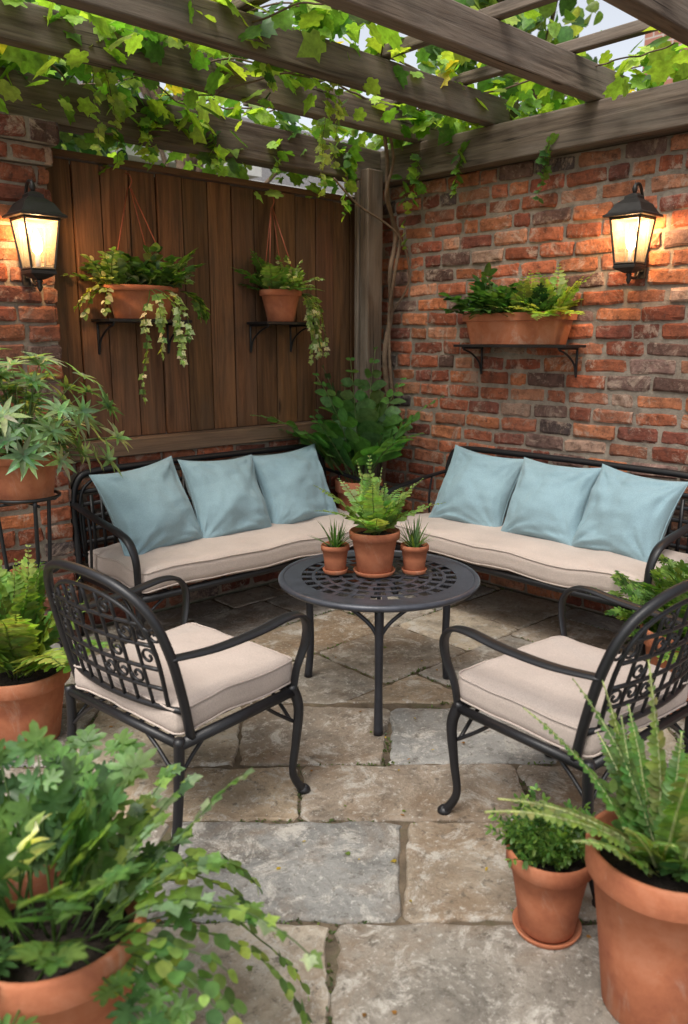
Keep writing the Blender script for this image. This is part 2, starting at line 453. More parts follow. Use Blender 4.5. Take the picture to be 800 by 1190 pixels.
def slab(poly):
    poly = clip(poly, (1, 0), -.006); poly = clip(poly, (0, 1), -.066)
    if len(poly) < 3: return
    if abs(area(poly)) < .006: return
    poly = inset(poly, .0055+R.uniform(0, .002))
    if len(poly) < 3: return
    pts = []
    for i in range(len(poly)):
        a = Vector((*poly[i], 0)); b_ = Vector((*poly[(i+1) % len(poly)], 0)); L = (b_-a).length
        k = max(1, int(L/.025))
        nrm = Vector((b_.y-a.y, a.x-b_.x, 0)).normalized() if L > 1e-6 else Vector()
        for q in range(k):
            p = a.lerp(b_, q/k)
            o = noise.noise(p*9)*.013+noise.noise(p*34)*.009
            if q == 0: o = -.012
            pts.append(p+nrm*o); EDGE.append(p+nrm*.006)
    c = sum(pts, Vector())/len(pts); z = R.uniform(-.003, .003); tx, ty = R.uniform(-.005, .005), R.uniform(-.005, .005)
    col = R.choice(SC); k = R.uniform(.85, 1.15); col = tuple(q*k for q in col)
    m = len(pts); verts = []
    for (ins, dz) in ((.0, -.035), (0, -.008), (.004, -.002), (.013, 0)):
        for p in pts:
            d = (c-p); q = p+d.normalized()*min(ins, d.length*.3)
            verts.append((q.x, q.y, z+dz+(q.x-c.x)*tx+(q.y-c.y)*ty))
    faces = []
    for l in range(3):
        for i in range(m): faces.append((l*m+i, l*m+(i+1) % m, (l+1)*m+(i+1) % m, (l+1)*m+i))
    faces.append(tuple(range(3*m, 4*m)))
    patio.add(verts, faces, col, 0)
rows = [(-1.6, -1.1), (-1.1, -.6), (-.6, -.15), (-.15, .3), (.3, .72), (.72, 1.1), (1.1, 1.40), (1.40, 1.725), (1.725, 2.14), (2.14, 2.47), (2.47, 2.92)]
joints = {7: [-2.8, -2.1, -1.45, -.62, -.03, .72, 1.3, 1.9], 8: [-2.9, -2.2, -1.6, -1.1, -.52, .16, .88, 1.5, 2.2], 9: [-2.6, -1.8, -1.25, -.76, -.14, .58, 1.05, 1.8], 10: [-2.4, -1.9, -1.35, -.95, -.38, .16, .75, 1.2, 1.9]}
for ri, (y0, y1) in enumerate(rows):
    if ri in joints: xs = [-3.6]+joints[ri]+[3.4]
    else:
        xs = [-3.6]
        while xs[-1] < 3.4: xs.append(xs[-1]+R.uniform(.45, .9))
    sk = [R.uniform(-.03, .03) for _ in xs]
    # every row edge wanders a little from slab to slab
    if ri == 0: low = lambda x: 0.0
    yo = {}
    def wob(x, yv): return yv+noise.noise(Vector((x*1.1, yv*3, 2.0)))*.035
    for i in range(len(xs)-1):
        P4 = [(xs[i]-sk[i], y0), (xs[i+1]-sk[i+1], y0), (xs[i+1]+sk[i+1], y1), (xs[i]+sk[i], y1)]
        slab([Q(px_, wob(px_, py_)) for px_, py_ in P4])
nf = (Q(0, 2)[0]-Q(0, 3)[0], Q(0, 2)[1]-Q(0, 3)[1]); q0 = Q(0, 2.945); df = q0[0]*nf[0]+q0[1]*nf[1]
y = 0.1
while y > -5.5:
    h = R.uniform(.34, .48); x = .1-R.uniform(0, .4)
    slab_xs = [.1, x]
    while slab_xs[-1] > -5.6: slab_xs.append(slab_xs[-1]-R.uniform(.35, .7))
    for i in range(len(slab_xs)-1):
        p = [(slab_xs[i+1], y-h), (slab_xs[i], y-h), (slab_xs[i], y), (slab_xs[i+1], y)]
        p = clip(p, nf, df)
        if len(p) >= 3: slab(p)
    y -= h
patio.obj('flagstone_patio', [STONE])
mb = MB(); boxr(mb, -5.8, .0, -5.8, -.05, -.05, -.009); mb.obj('patio_joints', [JOINT])
mb = MB(); mb.add([(-90, -90, -.055), (90, -90, -.055), (90, 90, -.055), (-90, 90, -.055)], [(0, 1, 2, 3)]); mb.obj('ground', [DIRT])

# ------------------------------------------------------------------ leaf templates
def mk(ts, hw, w, fold=.12, curl=.18):
    v = []; cen = []; le = []; ri = []
    for t, h in zip(ts, hw):
        z = -curl*t*t
        cen.append(len(v)); v.append((0, t, z))
        if h > .001:
            le.append(len(v)); v.append((-h*w, t, z+fold*h*w*1.5)); ri.append(len(v)); v.append((h*w, t, z+fold*h*w*1.5))
        else: le.append(cen[-1]); ri.append(cen[-1])
    f = []
    for i in range(len(ts)-1):
        for s_, flip in ((le, 0), (ri, 1)):
            q = [cen[i], cen[i+1], s_[i+1], s_[i]]
            qq = []
            for k in q:
                if k not in qq: qq.append(k)
            if len(qq) >= 3: f.append(tuple(qq if not flip else qq[::-1]))
    return np.array(v, dtype=float), f
T_OVAL = mk([0, .15, .4, .7, .9, 1], [0, .6, 1, .8, .4, 0], .30)
T_BROAD = mk([0, .12, .35, .65, .88, 1], [0, .75, 1, .85, .4, 0], .42, .2, .25)
T_LEAFLET = mk([0, .3, .75, 1], [0, 1, .75, 0], .20, .15, .15)
T_LANCE = mk([0, .2, .6, 1], [.3, 1, .8, 0], .11, .3, .2)
def mklobed(half, cy=.35, dep=.06, curl=.2):
    pts = [(0, 0)]+half+[(0, 1)]+[(-x, y) for x, y in half[::-1]]
    v = [(0, cy, -dep-curl*cy*cy)]+[(x, y, .10*abs(x)-curl*y*y*.9-.12*x*x*2) for x, y in pts]
    f = [(0, i, i+1) for i in range(1, len(pts))]+[(0, len(pts), 1)]
    return np.array(v, dtype=float), f
T_VINE = mklobed([(.12, -.14), (.34, -.13), (.47, .05), (.42, .2), (.62, .33), (.60, .46), (.40, .52), (.36, .66), (.30, .84), (.13, .82)])
T_IVY = mklobed([(.2, -.12), (.42, .02), (.36, .2), (.60, .42), (.34, .48), (.2, .7)])
T_CUT = mklobed([(.05, .08), (.26, -.02), (.40, .08), (.30, .18), (.16, .24), (.40, .28), (.56, .42), (.40, .48), (.18, .45), (.34, .60), (.36, .74), (.24, .74), (.14, .68), (.12, .88)])

def leaf(mb, T, pos, d, n, size, col, wid=1.0):
    d = Vector(d)
    if d.length < 1e-6: return
    d.normalize(); n = Vector(n); n = n-d*n.dot(d)
    if n.length < 1e-4: n = d.orthogonal()
    n.normalize(); x = d.cross(n)
    M = np.array([[x.x*wid, d.x, n.x], [x.y*wid, d.y, n.y], [x.z*wid, d.z, n.z]])*size
    V = T[0] @ M.T + np.array(pos)
    o = len(mb.v); mb.v.extend(map(tuple, V))
    for fc in T[1]:
        mb.f.append([k+o for k in fc]); mb.c.append(col); mb.m.append(0); mb.s.append(True); mb.uv.append([(0, 0)]*len(fc))
def rv(a=1.0): return Vector((R.uniform(-a, a), R.uniform(-a, a), R.uniform(-a, a)))
def pc(pal):
    c = R.choice(pal); k = R.uniform(.65, 1.3); return (c[0]*k*R.uniform(.85, 1.2), c[1]*k, c[2]*k)
G_MID = [(.07, .16, .035), (.09, .19, .04), (.05, .12, .03), (.12, .22, .05)]
G_DARK = [(.03, .085, .026), (.042, .12, .032), (.025, .065, .022), (.055, .14, .038)]
G_LIGHT = [(.16, .27, .06), (.20, .31, .07), (.11, .22, .05), (.25, .35, .09)]
G_SILV = [(.15, .24, .13), (.20, .29, .17), (.10, .19, .09), (.25, .34, .21)]
G_VINE = [(.19, .34, .045), (.13, .28, .04), (.09, .21, .04), (.30, .45, .07), (.24, .38, .05), (.08, .18, .04), (.28, .42, .07)]
G_VAR = [(.45, .5, .28), (.3, .4, .15), (.16, .28, .08), (.6, .62, .42)]
G_FORE = [(.10, .20, .055), (.07, .155, .05), (.14, .25, .07), (.055, .125, .045)]

def path(p, az, el, L, droop, steps, wig=.1):
    p = Vector(p); d = Vector((math.cos(az)*math.cos(el), math.sin(az)*math.cos(el), math.sin(el)))
    out = [(p.copy(), d.copy())]; s = L/steps
    for i in range(steps):
        d = d+Vector((R.uniform(-wig, wig), R.uniform(-wig, wig), -droop*s)); d.normalize()
        p = p+d*s; out.append((p.copy(), d.copy()))
    return out
def stems(mb, c, n, L, el, droop, T, size, steps=8, pal=G_MID, r0=.03, start=.2, scol=(.08, .14, .04), sr=.0025, az=(0, 2*pi), wid=1, per=2, wig=.12, tip=True, skip=0):
    for i in range(n):
        a = R.uniform(*az); e = math.radians(R.uniform(*el)); LL = L*R.uniform(.6, 1.1)
        st = Vector(c)+Vector((math.cos(a), math.sin(a), 0))*R.uniform(0, r0)
        P = path(st, a+R.uniform(-.4, .4), e, LL, droop, steps, wig)
        tube(mb, [q[0] for q in P], [sr, sr*.5], 4, 1, scol, 0)
        for k in range(1, len(P)):
            t = k/(len(P)-1)
            if t < start: continue
            p, d = P[k]; side = d.cross(Vector((0, 0, 1)))
            if side.length < .1: side = Vector((1, 0, 0))
            side.normalize(); upv = side.cross(d)
            for s_ in range(per):
                if skip and R.random() < skip: continue
                sg = 1 if (s_+k) % 2 else -1
                if per > 2: ang = R.uniform(0, 2*pi); dd = d*.5+side*math.cos(ang)+upv*math.sin(ang)
                else: dd = d*R.uniform(.3, .8)+side*sg*R.uniform(.6, 1)+upv*R.uniform(-.2, .4)
                leaf(mb, T, p, dd, upv+rv(.45)+Vector((0, 0, .4)), size*R.uniform(.65, 1.15)*(1.1-.35*t), pc(pal), wid)
            if tip and k == len(P)-1: leaf(mb, T, p, d, upv+rv(.3), size*.8, pc(pal), wid)
def fern(mb, c, n, L, el, droop, lw=.06, steps=22, pal=G_LIGHT, r0=.02, az=(0, 2*pi), T=T_LEAFLET, width=1.3, shape=.75, start=.12, rach=(.13, .17, .05), rr=.0025, jit=.1):
    for i in range(n):
        a = az[0]+(az[1]-az[0])*(i+R.random()*.8)/n; e = math.radians(R.uniform(*el)); LL = L*R.uniform(.65, 1.1)
        st = Vector(c)+Vector((math.cos(a), math.sin(a), 0))*R.uniform(0, r0)
        P = path(st, a, e, LL, droop*R.uniform(.8, 1.2), steps, .03)
        tube(mb, [q[0] for q in P], [rr, rr*.4], 4, 1, rach, 0)
        base = pc(pal)
        for k in range(1, len(P)):
            t = k/(len(P)-1)
            if t < start: continue
            p, d = P[k]; side = d.cross(Vector((0, 0, 1)))
            if side.length < .1: side = Vector((math.sin(a), -math.cos(a), 0))
            side.normalize(); upv = side.cross(d)
            ln = lw*max(.15, math.sin(pi*(t**shape))**.7)
            for sg in (-1, 1):
                cc = tuple(q*R.uniform(.82, 1.18) for q in base)
                leaf(mb, T, p, side*sg+d*R.uniform(.2, .5)+upv*R.uniform(-.15, .3), upv+rv(.15+jit), ln*R.uniform(.8, 1.12), cc, width)
def blades(mb, c, n, L, el, droop, w=.05, pal=G_MID, r0=.02):
    for i in range(n):
        a = R.uniform(0, 2*pi); e = math.radians(R.uniform(*el)); LL = L*R.uniform(.6, 1.1)
        st = Vector(c)+Vector((math.cos(a), math.sin(a), 0))*R.uniform(0, r0)
        P = path(st, a, e, LL, droop, 5, .04); col = pc(pal)
        sd = Vector((-math.sin(a), math.cos(a), 0)); verts = []; fs = []
        for k, (p, d) in enumerate(P):
            hw = w*LL*(1-(k/5)**1.6)+.0004; n_ = sd.cross(d)
            verts += [p-sd*hw, p+n_*hw*-.5, p+sd*hw]
        for k in range(5):
            fs += [(3*k, 3*k+1, 3*k+4, 3*k+3), (3*k+1, 3*k+2, 3*k+5, 3*k+4)]
        mb.add(verts, fs, col, 0, None, True)

# ------------------------------------------------------------------ pots
def pot(parent, r, h, taper=.68, rimh=.16, saucer=False, sx=1, sy=1, name='pot'):
    mb = MB(); rb = r*taper; ro = r; ri = r*.90; zr = h*(1-rimh); t = r*.08
    prof = [(rb*.94, 0), (rb, h*.02), (rb+(ri-rb)*.5, h*.45), (ri, zr-.001), (ri+.003, zr), (ro-.002, zr+.002), (ro, zr+h*.015), (ro*1.01, h-.006), (ro-.002, h-.001), (ro-t*.6, h), (ro-t, h-.004), (ri-t, h*.86), (ri-t*1.05, h*.80)]
    z0 = .010 if saucer else 0
    lathe(mb, prof, (0, 0, z0), 44, sx, sy, mat=0, wob=.004)
    sr = ri-t*1.1; V = [(0, 0, z0+h*.89)]; F = []
    rings = 4; seg = 28
    for i in range(1, rings+1):
        for k in range(seg):
            a = 2*pi*k/seg; V.append((sr*i/rings*math.cos(a)*sx, sr*i/rings*math.sin(a)*sy, z0+h*(.885-.02*(i/rings)**2)+R.uniform(-.004, .004)))
    for k in range(seg): F.append((0, 1+k, 1+(k+1) % seg))
    for i in range(rings-1):
        for k in range(seg):
            a = 1+i*seg+k; b_ = 1+i*seg+(k+1) % seg; F.append((a, a+seg, b_+seg, b_))
    mb.add(V, F, (1, 1, 1), 1, None, False)
    for i in range(60):
        a = R.uniform(0, 2*pi); rr = sr*R.uniform(.1, .95)**.6; s_ = r*R.uniform(.02, .055)
        box(mb, (0, 0, 0), (s_*2, s_, s_*.7), mat=1, M=Matrix.Translation((rr*math.cos(a)*sx, rr*math.sin(a)*sy, z0+h*.875)) @ Matrix.Rotation(R.uniform(0, 6), 4, Vector((R.random(), R.random(), 1)).normalized()))
    if saucer:
        lathe(mb, [(rb*1.0, 0), (rb*1.12, .002), (rb*1.24, .017), (rb*1.20, .019), (rb*1.08, .006), (.0, .006)], (0, 0, 0), 40, mat=0)
    return mb.obj(name, [TERRA, SOIL], parent), z0+h*.88
def foliage(mb, parent, name='foliage'): return mb.obj(name, [LEAF], parent)

# ------------------------------------------------------------------ seating
def scroll(mb, c, r, turns, a0, sgn, bow, rad=.005, n=14):
    pts = []
    for i in range(n):
        t = i/(n-1); a = a0+sgn*turns*2*pi*t; rr = r*(1-.75*t)
        x = c[0]+rr*math.cos(a); z = c[1]+rr*math.sin(a); pts.append((x, bow(x, z), z))
    tube(mb, pts, rad, 6, 2)
def chair(name, loc, rz):
    e = empty(name, loc, rz); mb = MB()
    def bow(x, z): return .215+(z-.38)*.24-.55*x*x
    W = .262
    outer = [(-W, .36), (-W-.008, .48), (-W-.004, .62), (-W+.03, .73), (-.14, .795), (0, .815), (.14, .795), (W-.03, .73), (W+.004, .62), (W+.008, .48), (W, .36)]
    tube(mb, [(x, bow(x, z), z) for x, z in outer], .0135, 8, 6)
    inner = [(-.215, .44), (-.222, .60), (-.19, .70), (-.11, .75), (0, .765), (.11, .75), (.19, .70), (.222, .60), (.215, .44)]
    tube(mb, [(x, bow(x, z), z) for x, z in inner], .0065, 6, 5)
    for z, w in ((.44, .262), (.50, .222), (.56, .224), (.63, .222), (.69, .2)):
        tube(mb, [(x, bow(x, z), z) for x in np.linspace(-w, w, 7)], .006 if z > .45 else .009, 6, 2)
    for x, zt in ((-.165, .725), (-.11, .75), (-.055, .76), (0, .765), (.055, .76), (.11, .75), (.165, .725)):
        tube(mb, [(x, bow(x, z), z) for z in np.linspace(.44, zt, 5)], .0052, 6, 2)
    for x in (-.195, -.1375, -.0825, -.0275, .0275, .0825, .1375, .195):
        s_ = 1 if x > 0 else -1
        for z in (.53, .595, .66):
            if R.random() < .4: scroll(mb, (x, z), .025, 1.15, R.choice([0, pi/2, pi]), s_, bow, .0042)
    for x in (-.235, -.18, -.08, .08, .18, .235):
        scroll(mb, (x, .74-abs(x)*.25 if abs(x) < .2 else .66), .022, 1.1, pi/2, 1 if x > 0 else -1, bow, .0042)
    for s_ in (-1, 1):
        tube(mb, [(s_*.262, bow(.262, .60), .60), (s_*.285, .10, .595), (s_*.292, -.05, .60), (s_*.292, -.17, .612), (s_*.290, -.232, .60), (s_*.286, -.262, .56), (s_*.28, -.258, .50), (s_*.268, -.235, .43), (s_*.262, -.225, .36)], [.021, .022, .023, .024, .023, .020, .017, .015, .014], 8, 6, flat=.36, up=(1, 0, 0))
        tube(mb, [(s_*.255, -.222, .37), (s_*.268, -.240, .30), (s_*.262, -.232, .18), (s_*.254, -.225, .08), (s_*.262, -.250, .022), (s_*.266, -.262, .010)], [.018, .017, .014, .0125, .014, .018], 8, 5)
        lathe(mb, [(.014, 0), (.021, .003), (.021, .012), (.012, .022)], (s_*.266, -.262, 0), 12)
        tube(mb, [(s_*.262, .212, .37), (s_*.258, .215, .25), (s_*.262, .235, .1), (s_*.268, .275, .0)], [.0155, .015, .0135, .013], 8, 5)
        lathe(mb, [(.014, 0), (.02, .003), (.02, .01), (.012, .018)], (s_*.266, .273, 0), 12)
        tube(mb, [(s_*.258, -.23, .25), (s_*.25, -.16, .30), (s_*.25, -.10, .35)], .006, 6, 5)
        tube(mb, [(s_*.258, .22, .25), (s_*.25, .16, .30), (s_*.25, .10, .35)], .006, 6, 5)
        tube(mb, [(s_*.25, -.225, .25), (s_*.18, -.228, .31), (s_*.12, -.228, .35)], .006, 6, 5)
        tube(mb, [(s_*.25, .215, .25), (s_*.18, .215, .31), (s_*.12, .215, .35)], .006, 6, 5)
        tube(mb, [(s_*.258, -.235, .352), (s_*.262, .21, .352)], .017, 8, 1, flat=.8)
    tube(mb, [(-.262, -.228, .352), (.262, -.228, .352)], .017, 8, 1, flat=.8)
    tube(mb, [(-.262, .21, .352), (.262, .21, .352)], .017, 8, 1, flat=.8)
    for x in np.linspace(-.2, .2, 7): tube(mb, [(x, -.225, .352), (x, .205, .352)], .009, 6, 1, flat=.5, up=(1, 0, 0))
    mb.obj('frame', [IRON], e)
    mb = MB(); rbox(mb, (0, -.020, .412), (.505, .465, .092), .034, 20, .010, .014)
    mb.obj('cushion', [BEIGE], e)
    return e
def pillow(parent, loc, rx, ry, rz, S=.42, T=.085, seed=0):
    mb = MB(); n = 40
    for sg in (-1, 1):
        V = []; F = []
        for i in range(n+1):
            for j in range(n+1):
                u = math.sin((i/n*2-1)*pi/2); v = math.sin((j/n*2-1)*pi/2)
                x = S/2*u*(1-.11*(1-v*v)*u*u); z = S/2*v*(1-.11*(1-u*u)*v*v)
                e_ = max(0, (1-u*u)*(1-v*v))
                y = sg*T*e_**.5
                w = noise.noise(Vector((u*1.4+seed, v*1.4, sg*3)))*.026
                cs = 0
                for cu in (-1, 1):
                    for cv in (-1, 1):
                        du, dv = u-cu, v-cv; rr = math.hypot(du, dv); th = math.atan2(dv, du)
                        cs += noise.noise(Vector((th*5.5+seed*2+cu*3, cv*5+seed, rr*.5)))*.044*math.exp(-rr*1.5)*min(1, rr*3)
                es = noise.noise(Vector((u*7+seed, v*2, 1.3)))*.008+noise.noise(Vector((u*2, v*7+seed, 4.3)))*.008
                y += (w+cs+es)*min(1, e_*5)
                V.append((x, y, z))
        for i in range(n):
            for j in range(n):
                q = (i*(n+1)+j, (i+1)*(n+1)+j, (i+1)*(n+1)+j+1, i*(n+1)+j+1)
                F.append(q if sg < 0 else q[::-1])
        mb.add(V, F, (1, 1, 1), 0, None, True)
    pts = []
    for k in range(48):
        a = k/48*4; s_ = int(a); t = (a-s_)*2-1
        u, v = [(t, -1), (1, t), (-t, 1), (-1, -t)][s_]
        pts.append((S/2*u*(1-.11*(1-v*v)*u*u), 0, S/2*v*(1-.11*(1-u*u)*v*v)))
    tube(mb, pts, .003, 6, 1, cyc=True)
    o = mb.obj('pillow', [BLUE], parent, loc, (rx, ry, rz)); return o
def sofa(name, loc, rz, L, pil):
    e = empty(name, loc, rz); mb = MB(); h = L/2; up_ = .045
    def yb(z): return -.03+(z-.34)*.07
    tube(mb, [(-h, yb(.34), .30), (-h, yb(.5), .5), (-h, yb(.64), .66), (-h+.035, yb(.72), .715+up_), (-h+.12, yb(.745), .745+up_), (-h+.4, yb(.75), .75+up_), (0, yb(.75), .752+up_), (h-.4, yb(.75), .75+up_), (h-.12, yb(.745), .745+up_), (h-.035, yb(.72), .715+up_), (h, yb(.64), .66), (h, yb(.5), .5), (h, yb(.34), .30)], .0165, 8, 6)
    tube(mb, [(-h+.03, yb(.4), .40), (-h+.03, yb(.6), .64), (-h+.08, yb(.69), .69+up_), (-h+.2, yb(.70), .705+up_), (0, yb(.7), .707+up_), (h-.2, yb(.7), .705+up_), (h-.08, yb(.69), .69+up_), (h-.03, yb(.6), .64), (h-.03, yb(.4), .40)], .008, 6, 5)
    for z in (.40, .46, .52, .58, .64, .70): tube(mb, [(-h+.02, yb(z), z), (h-.02, yb(z), z)], .006, 6, 1, flat=1.8, up=(0, 1, 0))
    k = int((L-.08)/.05)
    for i in range(k+1):
        x = -h+.04+i*(L-.08)/k; tz = .75 if .1 < i/k < .9 else .68
        tube(mb, [(x, yb(.38)-.003, .36), (x, yb(tz)-.003, tz)], .0055, 6, 1, flat=1.8, up=(0, 1, 0))
    for s_ in (-1, 1):
        X = s_*h
        tube(mb, [(X, yb(.62), .65), (X+s_*.012, -.15, .635), (X+s_*.016, -.32, .615), (X+s_*.014, -.46, .595), (X+s_*.01, -.545, .565), (X+s_*.004, -.585, .50), (X, -.588, .42), (X-s_*.005, -.575, .31)], [.02, .021, .023, .023, .021, .018, .017, .016], 8, 6, flat=.45, up=(1, 0, 0))
        tube(mb, [(X-s_*.005, -.575, .33), (X-s_*.0, -.59, .2), (X, -.585, .09), (X+s_*.01, -.61, .0)], [.018, .0165, .015, .018], 8, 5)
        tube(mb, [(X, yb(.34), .33), (X, -.02, .15), (X, .0, 0)], .015, 8, 4)
        tube(mb, [(X, -.575, .31), (X, -.03, .31)], .015, 8, 1)
        tube(mb, [(X-s_*.005, -.58, .2), (X-s_*.07, -.578, .26), (X-s_*.13, -.576, .30)], .007, 6, 5)
        tube(mb, [(X, -.56, .2), (X, -.50, .26), (X, -.44, .30)], .007, 6, 5)
        tube(mb, [(X, -.15, .63), (X, -.17, .5), (X, -.15, .31)], .007, 6, 5)
    tube(mb, [(-h, -.575, .31), (h, -.575, .31)], .017, 8, 1)
    tube(mb, [(-h, -.03, .31), (h, -.03, .31)], .015, 8, 1)
    tube(mb, [(-h, -.3, .30), (h, -.3, .30)], .01, 8, 1)
    for i in range(15):
        x = -h+.06+i*(L-.12)/14; tube(mb, [(x, -.57, .315), (x, -.035, .315)], .011, 6, 1, flat=.35, up=(1, 0, 0))
    mb.obj('frame', [IRON], e)
    mb = MB(); rbox(mb, (0, -.325, .388), (L-.05, .56, .11), .038, 28, .010, .020); mb.obj('seat_cushion', [BEIGE], e)
    for i, (x, tw, roll, S) in enumerate(pil):
        pillow(e, (x, -.225, .422+S*.43), math.radians(-28), math.radians(roll), math.radians(tw), S, .108, seed=i*3.1+L*7+loc[0])
    return e
chair('garden_armchair', (*Q(-.50, 2.276), 0), math.radians(97))
chair('garden_armchair', (*Q(.675, 2.16), 0), math.radians(177))
sofa('garden_sofa', (-1.34, -.115, 0), 0, 1.56, [(-.50, 5, -5, .455), (-.06, -1, 2, .445), (.38, -6, -4, .445)])
sofa('garden_sofa', (-.075, -1.46, 0), math.radians(-90), 1.54, [(-.39, 7, 5, .445), (.06, 3, 1, .435), (.47, -3, 4, .435)])

# ------------------------------------------------------------------ table
tx, ty = Q(.135, 3.02)
tb = empty('round_patio_table', (tx, ty, 0), math.radians(-43))
mb = MB()
def plate(r0, r1, edges, z, th=.003):
    for a0, a1 in edges:
        n = max(1, int((a1-a0)*r1/.02)); V = []; F = []
        for k in range(n+1):
            a = a0+(a1-a0)*k/n; c_, s_ = math.cos(a), math.sin(a)
            V += [(r0*c_, r0*s_, z), (r1*c_, r1*s_, z), (r0*c_, r0*s_, z-th), (r1*c_, r1*s_, z-th)]
        for k in range(n):
            a = 4*k; b_ = a+4
            F += [(a, a+1, b_+1, b_), (a+2, b_+2, b_+3, a+3), (a, b_, b_+2, a+2), (a+1, a+3, b_+3, b_+1)]
        F += [(0, 2, 3, 1), (4*n, 4*n+1, 4*n+3, 4*n+2)]
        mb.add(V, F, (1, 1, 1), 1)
full = [(0, 2*pi)]
r = .05; i = 0
plate(.0005, r, full, .500)
while r < .31:
    rm = r+.02; n = max(6, int(2*pi*rm/.062)); step = 2*pi/n; bar = .020/rm; o_ = (i % 2)*step/2
    plate(r, r+.040, [(o_+k*step, o_+k*step+bar) for k in range(n)], .499)
    plate(r+.040, r+.053, full, .5005); r += .053; i += 1
plate(r, .372, full, .5005)
ringlathe(mb, [(.369, .483), (.384, .480), (.392, .488), (.392, .496), (.386, .503), (.374, .505), (.369, .501)], 96, 1)
ringlathe(mb, [(.33, .4965), (.33, .478), (.345, .478), (.345, .4965)], 72, 0)
for k in range(3):
    a = math.radians(-92+120*k); c_, s_ = math.cos(a), math.sin(a)
    f = lambda rr, z, t=0: (rr*c_-t*s_, rr*s_+t*c_, z)
    tube(mb, [f(.31, .485), f(.325, .44), f(.328, .3), f(.325, .15), f(.34, .0)], [.016, .017, .0155, .0145, .018], 10, 5)
    for t in (-1, 1): tube(mb, [f(.326, .36), f(.322, .41, t*.03), f(.315, .455, t*.08), f(.31, .480, t*.12)], .008, 6, 5)
    tube(mb, [f(.325, .36), f(.28, .42), f(.17, .465), f(.02, .485)], .008, 6, 5)
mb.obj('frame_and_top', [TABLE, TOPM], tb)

q = Q(.118, 3.03); e = empty('potted_fern', (*q, .5055)); _, z = pot(e, .098, .165, .68, .2, True)
f = MB(); fern(f, (0, 0, z), 22, .28, (45, 88), 2.6, .050, 20, [(.22, .34, .11), (.17, .29, .08), (.28, .38, .16)], .02, shape=.6); stems(f, (0, 0, z), 8, .14, (50, 85), 1, T_OVAL, .045, 6, G_LIGHT, .03)
foliage(f, e)
for X, Y in ((-.035, 3.04), (.275, 3.04)):
    q = Q(X, Y); e = empty('potted_grass', (*q, .5055)); _, z = pot(e, .056, .105, .72, .22, True)
    f = MB(); blades(f, (0, 0, z), 46, .12, (35, 88), 3, .04, G_MID+G_SILV, .02); foliage(f, e)

# ------------------------------------------------------------------ floor pots
e = empty('potted_zz_plant', (-.47, -.34, 0)); _, z = pot(e, .14, .60, .72, .12)
f = MB()
fern(f, (0, 0, z), 19, .76, (58, 88), 1.3, .16, 11, [(.07, .18, .05), (.09, .22, .06), (.055, .15, .045)], .04, T=T_OVAL, width=1.35, shape=.55, start=.36, rr=.005, rach=(.12, .18, .07), jit=.3)
foliage(f, e)
e = empty('potted_fern', (*Q(-1.15, 2.66), 0)); _, z = pot(e, .17, .27, .72, .2)
f = MB(); fern(f, (0, 0, z), 28, .50, (40, 88), 2.2, .085, 26, G_LIGHT, .04)
foliage(f, e)
e = empty('potted_plant_on_stand', (*Q(-1.25, 3.1), 0))
mb = MB()
for k in range(3):
    a = 2*pi*k/3+.4; c_, s_ = math.cos(a), math.sin(a)
    tube(mb, [(c_*.12, s_*.12, .80), (c_*.105, s_*.105, .6), (c_*.09, s_*.09, .35), (c_*.14, s_*.14, .08), (c_*.17, s_*.17, 0)], .0085, 6, 5)
for rr, zz in ((.125, .80), (.10, .5), (.12, .15)):
    tube(mb, [(rr*math.cos(2*pi*k/16), rr*math.sin(2*pi*k/16), zz) for k in range(16)], .007, 6, 2, cyc=True)
tube(mb, [(-.12, 0, .775), (.12, 0, .775)], .006, 6, 1); tube(mb, [(0, -.12, .775), (0, .12, .775)], .006, 6, 1)
mb.obj('stand', [IRON], e)
p_, z = pot(e, .14, .19, .72, .2); p_.location.z = .785; z += .785
f = MB()
for i in range(105):
    a = R.uniform(0, 2*pi); el = math.radians(R.uniform(8, 88)); L = R.uniform(.12, .42)
    P = path((0, 0, z), a, el, L, 1.3, 5, .08)
    tube(f, [q[0] for q in P], [.003, .0015], 4, 1, (.14, .20, .10), 0)
    p, d = P[-1]; base = pc([(.18, .29, .15), (.23, .34, .19), (.13, .23, .10), (.27, .38, .23)])
    nrm = (d+Vector((0, 0, .5))+rv(.4)).normalized()
    t1 = nrm.orthogonal().normalized(); t2 = nrm.cross(t1); ph = R.uniform(0, 6)
    for k in range(9):
        b_ = ph+2*pi*k/9
        leaf(f, T_LANCE, p, t1*math.cos(b_)+t2*math.sin(b_)+nrm*R.uniform(.1, .5), nrm+rv(.2), R.uniform(.055, .095), tuple(q*R.uniform(.8, 1.2) for q in base), 1.15)
foliage(f, e)
e = empty('potted_leafy_plant', (*Q(1.33, 2.92), 0)); _, z = pot(e, .18, .32, .72, .2)
f = MB(); stems(f, (0, 0, z), 46, .30, (15, 88), 2.0, T_CUT, .075, 8, G_MID+G_LIGHT[:2], .10); foliage(f, e)
e = empty('potted_herb', (*Q(.492, 1.70), 0)); _, z = pot(e, .104, .215, .64, .2, True)
f = MB(); stems(f, (0, 0, z), 80, .115, (25, 88), 2.0, T_LEAFLET, .025, 11, G_MID+G_LIGHT[:1], .06, per=3, wid=1.2, sr=.0018); foliage(f, e)
e = empty('potted_sword_fern', (*Q(.66, 1.47), 0)); _, z = pot(e, .155, .385, .66, .17)
f = MB(); fern(f, (0, 0, z), 24, .42, (42, 88), 1.6, .036, 28, [(.17, .28, .09), (.22, .33, .12), (.13, .24, .07)], .06, T=T_BROAD, width=.95, shape=.5, start=.04, rach=(.42, .46, .26), rr=.0045)
stems(f, (0, 0, z), 8, .16, (20, 60), 2, T_OVAL, .05, 5, G_FORE, .05)
